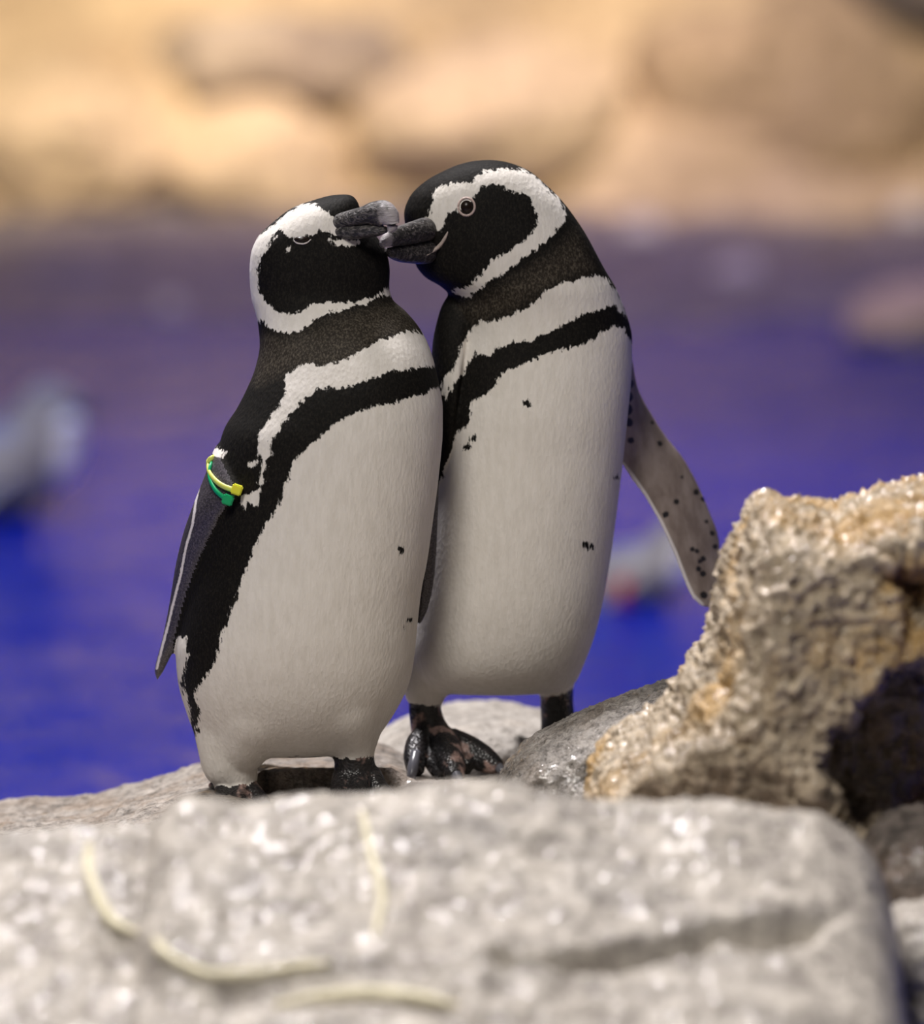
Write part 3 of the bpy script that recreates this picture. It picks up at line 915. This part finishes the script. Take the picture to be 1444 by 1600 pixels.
def claw(px, parent):
    vv, ff = ptube(px, m=10)
    return new_obj('claw', mesh('claw', vv, ff), M_CLAW, parent)
for s in ([(530, 1252, -0.078, 9), (528, 1262, -0.090, 7), (527, 1272, -0.098, 2)], [(562, 1258, -0.088, 9), (562, 1268, -0.100, 7), (562, 1278, -0.108, 2)], [(609, 1246, -0.058, 8), (618, 1252, -0.066, 6), (624, 1260, -0.070, 2)],
          [(340, 1258, -0.068, 8), (337, 1268, -0.078, 6), (336, 1276, -0.084, 2)], [(374, 1266, -0.078, 8), (374, 1276, -0.088, 6), (374, 1284, -0.094, 2)], [(413, 1254, -0.053, 8), (420, 1260, -0.060, 6), (425, 1268, -0.064, 2)]):
    claw(s, PL)

# ---------------- penguin with the spread flipper (eye open)
YR = 0.13
K = 5.15/5.05
R_rows = [(250, 756, 770, -72, 5), (252, 738, 786, -72, 14), (257, 718, 804, -72, 30), (268, 692, 828, -72, 44), (285, 663, 848, -72, 55), (309, 640, 873, -72, 63), (334, 632, 893, -72, 68), (361, 636, 911, -72, 72),
          (388, 644, 926, -71, 75), (413, 650, 939, -68, 78), (432, 664, 950, -64, 82), (448, 690, 960, -58, 88), (466, 704, 968, -50, 94), (500, 704, 981, -36, 108), (530, 699, 987, -28, 120), (560, 692, 987, -24, 130), (600, 686, 985, -22, 139),
          (640, 680, 981, -22, 145), (700, 672, 975, -20, 151), (760, 665, 968, -22, 154), (845, 655, 957, -24, 156), (915, 648, 946, -25, 155), (980, 641, 932, -23, 148), (1020, 636, 919, -18, 138), (1045, 637, 909, -12, 124), (1062, 642, 902, -6, 104), (1073, 655, 890, -2, 76), (1080, 690, 862, 0, 40), (1083, 740, 820, 0, 15)]
r_body = rows_loft(R_rows, YR)
r_fl = blade([(955, 560), (960, 640), (968, 712), (984, 744), (1007, 776), (1031, 818), (1052, 863), (1069, 908), (1080, 932), (1096, 947)],
             [(980, 560), (992, 600), (1012, 637), (1040, 680), (1069, 717), (1091, 757), (1109, 798), (1124, 842), (1128, 890), (1112, 950)],
             [0.13, 0.135, 0.14, 0.145, 0.145, 0.145, 0.145, 0.145, 0.145, 0.15], [0.16, 0.175, 0.185, 0.19, 0.195, 0.195, 0.195, 0.195, 0.185, 0.16], [0.013, 0.011, 0.009, 0.0075, 0.007, 0.006, 0.0055, 0.005, 0.004, 0.003])
r_fl2 = blade([(706, 458), (692, 486), (684, 520), (678, 560), (668, 640), (660, 720), (655, 790), (652, 850)], [(728, 468), (728, 500), (722, 550), (716, 600), (706, 680), (694, 740), (680, 800), (664, 852)],
              [0.105, 0.10, 0.095, 0.095, 0.095, 0.095, 0.10, 0.10], [0.075, 0.065, 0.055, 0.05, 0.05, 0.06, 0.07, 0.09], [0.008, 0.013, 0.015, 0.012, 0.009, 0.007, 0.005, 0.002])
r_th = [ptube([(705, 980, 0.115, 80), (682, 1030, 0.110, 58), (666, 1068, 0.105, 40), (663, 1096, 0.105, 30)]),
        ptube([(850, 1000, 0.145, 70), (862, 1040, 0.155, 46), (866, 1062, 0.165, 36), (869, 1080, 0.165, 30)])]
r_leg = [ptube([(664, 1085, 0.105, 27), (664, 1105, 0.103, 26), (668, 1130, 0.100, 28), (676, 1152, 0.095, 32), (684, 1172, 0.090, 30)]),
         ptube([(870, 1068, 0.165, 28), (870, 1095, 0.165, 27), (872, 1125, 0.165, 28), (874, 1150, 0.163, 31), (876, 1172, 0.155, 28)])]
r_toes = [ptube([(668, 1150, 0.090, 24), (652, 1166, 0.075, 20), (648, 1186, 0.055, 18), (650, 1206, 0.040, 14)]),
          ptube([(684, 1152, 0.090, 26), (696, 1166, 0.070, 24), (706, 1192, 0.045, 22), (712, 1216, 0.025, 15)]),
          ptube([(700, 1158, 0.095, 24), (728, 1170, 0.090, 24), (756, 1186, 0.080, 22), (780, 1200, 0.070, 13)]),
          ptube([(672, 1175, 0.075, 20), (684, 1198, 0.055, 17), (692, 1214, 0.040, 12)], flat=0.9),
          ptube([(712, 1182, 0.080, 18), (734, 1200, 0.065, 14)], flat=0.9),
          ptube([(866, 1160, 0.155, 22), (854, 1178, 0.135, 18), (846, 1192, 0.115, 12)]), ptube([(876, 1160, 0.155, 24), (878, 1184, 0.125, 19), (880, 1202, 0.105, 13)]), ptube([(886, 1156, 0.155, 22), (900, 1172, 0.145, 17), (912, 1186, 0.135, 11)])]
r_tail = ptube([(800, 1020, 0.225, 40), (800, 1055, 0.255, 26), (800, 1085, 0.280, 12)], flat=0.5)
me = fuse('body', [r_body, r_fl, r_fl2, r_tail] + r_th + r_leg + r_toes, VOX)
relax(me, 1000, 1100, 40)
R_stripe = [(660, 344), (672, 330), (677, 318), (677, 303), (687, 291), (711, 287), (735, 284), (745, 272), (763, 266), (793, 263), (818, 266), (836, 276), (854, 293), (873, 311), (886, 334), (880, 349), (863, 367), (842, 385), (824, 398), (805, 416), (781, 429), (760, 444), (738, 460), (726, 468), (706, 456),
            (735, 445), (751, 430), (769, 407), (790, 396), (812, 379), (830, 367), (839, 346), (836, 324), (824, 306), (802, 297), (775, 288), (757, 291), (746, 299), (738, 308), (730, 318), (722, 330), (713, 329), (702, 334), (693, 350), (688, 361), (671, 352)]
R_collar = [(950, 436), (936, 432), (921, 431), (897, 437), (876, 442), (854, 455), (839, 471), (818, 483), (799, 492), (772, 503), (748, 504), (733, 519), (720, 541), (713, 568), (695, 586), (690, 610), (697, 626), (706, 600), (727, 582), (733, 568), (744, 551), (765, 557), (775, 543), (799, 537), (827, 533), (855, 518), (882, 506), (907, 492), (934, 485), (959, 475), (975, 492), (984, 500), (968, 462)]
R_belly = [(1010, 560), (986, 535), (976, 513), (959, 510), (945, 518), (927, 530), (903, 541), (879, 546), (848, 555), (820, 568), (796, 579), (775, 593), (770, 608), (754, 620), (733, 629), (735, 648), (727, 669), (711, 678), (705, 702), (695, 719), (690, 744), (680, 770), (640, 850), (560, 1000), (560, 1300), (1100, 1300)]
R_gape = [(701, 363), (694, 379), (678, 395), (655, 406), (654, 402), (672, 392), (684, 379), (692, 365)]
R_neck = [(720, 480), (780, 450), (860, 400), (900, 360), (930, 420), (870, 440), (800, 485), (740, 505)]
v, n, P, d, br, t = paint(me, [R_stripe, R_collar, R_belly], [], [(822, 629, 5), (826, 632, 4), (730, 697, 5), (740, 686, 4.5), (916, 853, 4.5), (926, 853, 4), (963, 746, 3)], (-0.25, -0.97), 560, None, None, None, [R_neck], None)
D = np.stack([dist_to(v, join([r_body] + r_th)), dist_to(v, r_fl), dist_to(v, r_fl2), dist_to(v, join(r_leg + r_toes))], 1)
reg = D.argmin(1)
isfoot = (reg == 3) & (P[:, 1] > np.where(P[:, 0] > 780, 1077, 1095) + 8*fbm(v*160, 3, 4))
isun = (reg == 1) & (D[:, 0] > 0.002) & (t > -0.05)
isdk = ((reg == 1) & (D[:, 0] > 0.002) & ~isun)
issh = (reg == 2) & (D[:, 0] > 0.002)
du = np.full(len(v), 8.0)
for x, y, r in [(1057, 784, 4.5), (1040, 804, 5), (1082, 858, 4), (1089, 861, 3.5), (1099, 873, 4.5), (1092, 889, 4), (1099, 896, 5), (1094, 877, 3.5), (1031, 693, 4), (986, 688, 5), (1118, 854, 4), (1113, 833, 4), (1088, 769, 4.5), (1099, 780, 4), (1104, 815, 3), (1119, 900, 4), (980, 640, 9), (982, 660, 7), (980, 620, 9), (984, 600, 7), (1100, 930, 6), (1066, 745, 2.5), (1020, 660, 3)]:
    du = np.minimum(du, np.hypot(P[:, 0]-x, P[:, 1]-y)-r)
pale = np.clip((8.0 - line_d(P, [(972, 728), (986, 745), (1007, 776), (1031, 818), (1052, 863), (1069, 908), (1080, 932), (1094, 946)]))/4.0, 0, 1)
dl = 2.0-line_d(P, [(702, 560), (694, 600)])
d = np.where(isun, du, np.where(isdk, -20, np.where(issh, poly_sd(P, R_collar), d)))
region = np.where(isfoot, 3, np.where(isun, 2, np.where(isdk, 1, 0)))
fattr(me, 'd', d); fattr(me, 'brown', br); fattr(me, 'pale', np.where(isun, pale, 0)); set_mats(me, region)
PR = empty('penguin', W(740, 1200, 0.09).tolist(), 'taller penguin with open eye and one flipper spread, bill touching its mate\'s face', 'penguin')
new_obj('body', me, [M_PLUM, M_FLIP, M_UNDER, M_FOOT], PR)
bv = BVHTree.FromPolygons([x.co for x in me.vertices], [p.vertices for p in me.polygons])
rub = bill_mesh('upper_bill', [(702, 362, 0.092, 6, 10), (686, 360, 0.077, 14, 18), (666, 359, 0.055, 19, 19), (648, 363, 0.036, 18, 15), (628, 368, 0.020, 16, 12), (612, 372, 0.005, 13, 10), (602, 377, -0.004, 10, 8), (597, 384, -0.008, 5, 5)], M_BILL, PR, 'grooved black upper bill with a pale tip', tip_from=0.7)
rlb = bill_mesh('lower_bill', [(702, 382, 0.094, 6, 10), (686, 387, 0.078, 15, 17), (666, 392, 0.055, 20, 18), (646, 395, 0.037, 17, 13), (628, 396, 0.023, 14, 11), (614, 395, 0.010, 10, 8), (605, 392, 0.002, 5, 5)], M_BILL, PR, 'black lower bill', tip_from=1.0)
def near_surf(x, y):
    dd = Vector(W(x, y, 0.0)-CAM).normalized()
    hs = [bv.ray_cast(Vector(CAM), dd)[0]]
    for bb in (rub, rlb):
        hs.append(BVHTree.FromPolygons([q.co for q in bb.data.vertices], [q.vertices for q in bb.data.polygons]).ray_cast(Vector(CAM), dd)[0])
    return np.array(min((h for h in hs if h is not None), key=lambda h: h[1]))
pts = [near_surf(x, y) + np.array([0, 0.0004, 0]) for x, y in ((700, 362), (695, 373), (688, 383), (679, 391), (667, 399))]
vv, ff = tube(pts, [0.0007, 0.0017, 0.0020, 0.0016, 0.0006], 10)
new_obj('gape', mesh('gape', vv, ff), M_GAPE, PR)['label'] = 'pale skin at the corner of the bill'
c, nn = surf(bv, 729, 323)
vv, ff = ball(c - nn*0.0052, (0.0078, 0.0078, 0.0082), 18, 26)
new_obj('eye', mesh('eye', vv, ff), M_EYE, PR)['label'] = 'glossy dark brown eye'
th = np.linspace(0, 2*math.pi, 25)
u1 = np.cross(nn, [0, 0, 1.0]); u1 /= np.linalg.norm(u1); u2 = np.cross(u1, nn)
ringc = [c - nn*0.0002 + 0.0083*(math.cos(a)*u1*0.98 + math.sin(a)*u2*1.05) for a in th]
vv, ff = tube(ringc, [0.0012]*25, 10, 1.0, up=nn, sub=2)
new_obj('eye_ring', mesh('eye_ring', vv, ff), M_RING, PR)['label'] = 'pinkish bare skin ring round the eye'
for s in ([(650, 1176, 0.047, 8), (646, 1196, 0.033, 9), (643, 1216, 0.025, 7), (643, 1232, 0.023, 2)], [(712, 1208, 0.027, 10), (718, 1222, 0.015, 7), (722, 1234, 0.009, 2)], [(776, 1196, 0.071, 9), (786, 1206, 0.063, 7), (792, 1216, 0.059, 2)],
          [(846, 1188, 0.117, 8), (842, 1198, 0.107, 6), (840, 1206, 0.101, 2)], [(880, 1198, 0.109, 8), (881, 1208, 0.097, 6), (882, 1216, 0.090, 2)], [(910, 1184, 0.135, 8), (918, 1192, 0.129, 6), (924, 1200, 0.125, 2)]):
    claw(s, PR)


# ---------------- penguins floating on the pool, far out of focus
M_SWIM = simple('wet_grey_plumage', (0.34, 0.32, 0.31), 0.45, 0.3, 60, 0.4)
M_SWIMW = simple('white_plumage', (0.80, 0.78, 0.80), 0.6)
def swimmer(loc, heading, label, s=1.0):
    root = empty('penguin', loc, label, 'penguin')
    R = Matrix.Rotation(heading, 3, 'Z')
    g = lambda p: np.array(loc) + np.array(R @ Vector(np.array(p)*s))
    body = tube([g(p) for p in ((-0.36, 0, -0.03), (-0.30, 0, -0.01), (-0.18, 0, 0.03), (-0.05, 0, 0.07), (0.06, 0, 0.11), (0.12, 0, 0.17), (0.145, 0, 0.23), (0.15, 0, 0.275), (0.15, 0, 0.30))],
                np.array([0.01, 0.06, 0.11, 0.13, 0.125, 0.098, 0.078, 0.05, 0.015])*s, 24, 1.0, up=(0.3, 0, 1))
    head = tube([g(p) for p in ((0.10, 0, 0.235), (0.15, 0, 0.245), (0.20, 0, 0.24), (0.23, 0, 0.235))], np.array([0.04, 0.062, 0.048, 0.02])*s, 20)
    fl = tube([g(p) for p in ((0.05, -0.12, 0.10), (-0.04, -0.16, 0.03), (-0.14, -0.18, -0.04))], np.array([0.03, 0.04, 0.01])*s, 16, 0.3)
    me = fuse('body', [body, head, fl], 0.006*s, 6)
    new_obj('body', me, M_SWIM, root)
    vv, ff = tube([g(p) for p in ((0.215, 0, 0.237), (0.255, 0, 0.232), (0.28, 0, 0.218))], np.array([0.018, 0.014, 0.004])*s, 12)
    new_obj('bill', mesh('bill', vv, ff), M_CLAW, root)
    vv, ff = tube([g(p) for p in ((0.12, -0.03, 0.07), (0.165, -0.035, 0.13), (0.18, -0.03, 0.19), (0.17, -0.03, 0.235))], np.array([0.03, 0.056, 0.056, 0.03])*s, 16)
    w_ = new_obj('breast', mesh('breast', vv, ff), M_SWIMW, root); w_['label'] = 'white breast feathers'
    return root, g
# placed on the water where the photograph shows them
def on_water(px, py):
    r = W(px, py, 5.0)-CAM
    return CAM + r*((WZ-CAM[2])/r[2])
p = on_water(-25, 800)
sw1, g1 = swimmer(p.tolist(), math.radians(10), 'blurred grey penguin with white breast floating on the pool below the pale sandy boulders', 0.95)
p = on_water(985, 940)
sw2, g2 = swimmer(p.tolist(), math.radians(-10), 'blurred grey penguin with a red band floating on the pool behind the spread flipper', 0.55)
ra = np.linspace(0, 2*math.pi, 17)
vv, ff = tube([g2((0.0, -0.15 + 0.055*math.cos(a), 0.05 + 0.04*math.sin(a))) for a in ra], [0.011]*17, 10, up=(1, 0, 0), sub=2)
b_ = new_obj('wing_band', mesh('wing_band', vv, ff), M_RED, sw2); b_['label'] = 'red wing band'
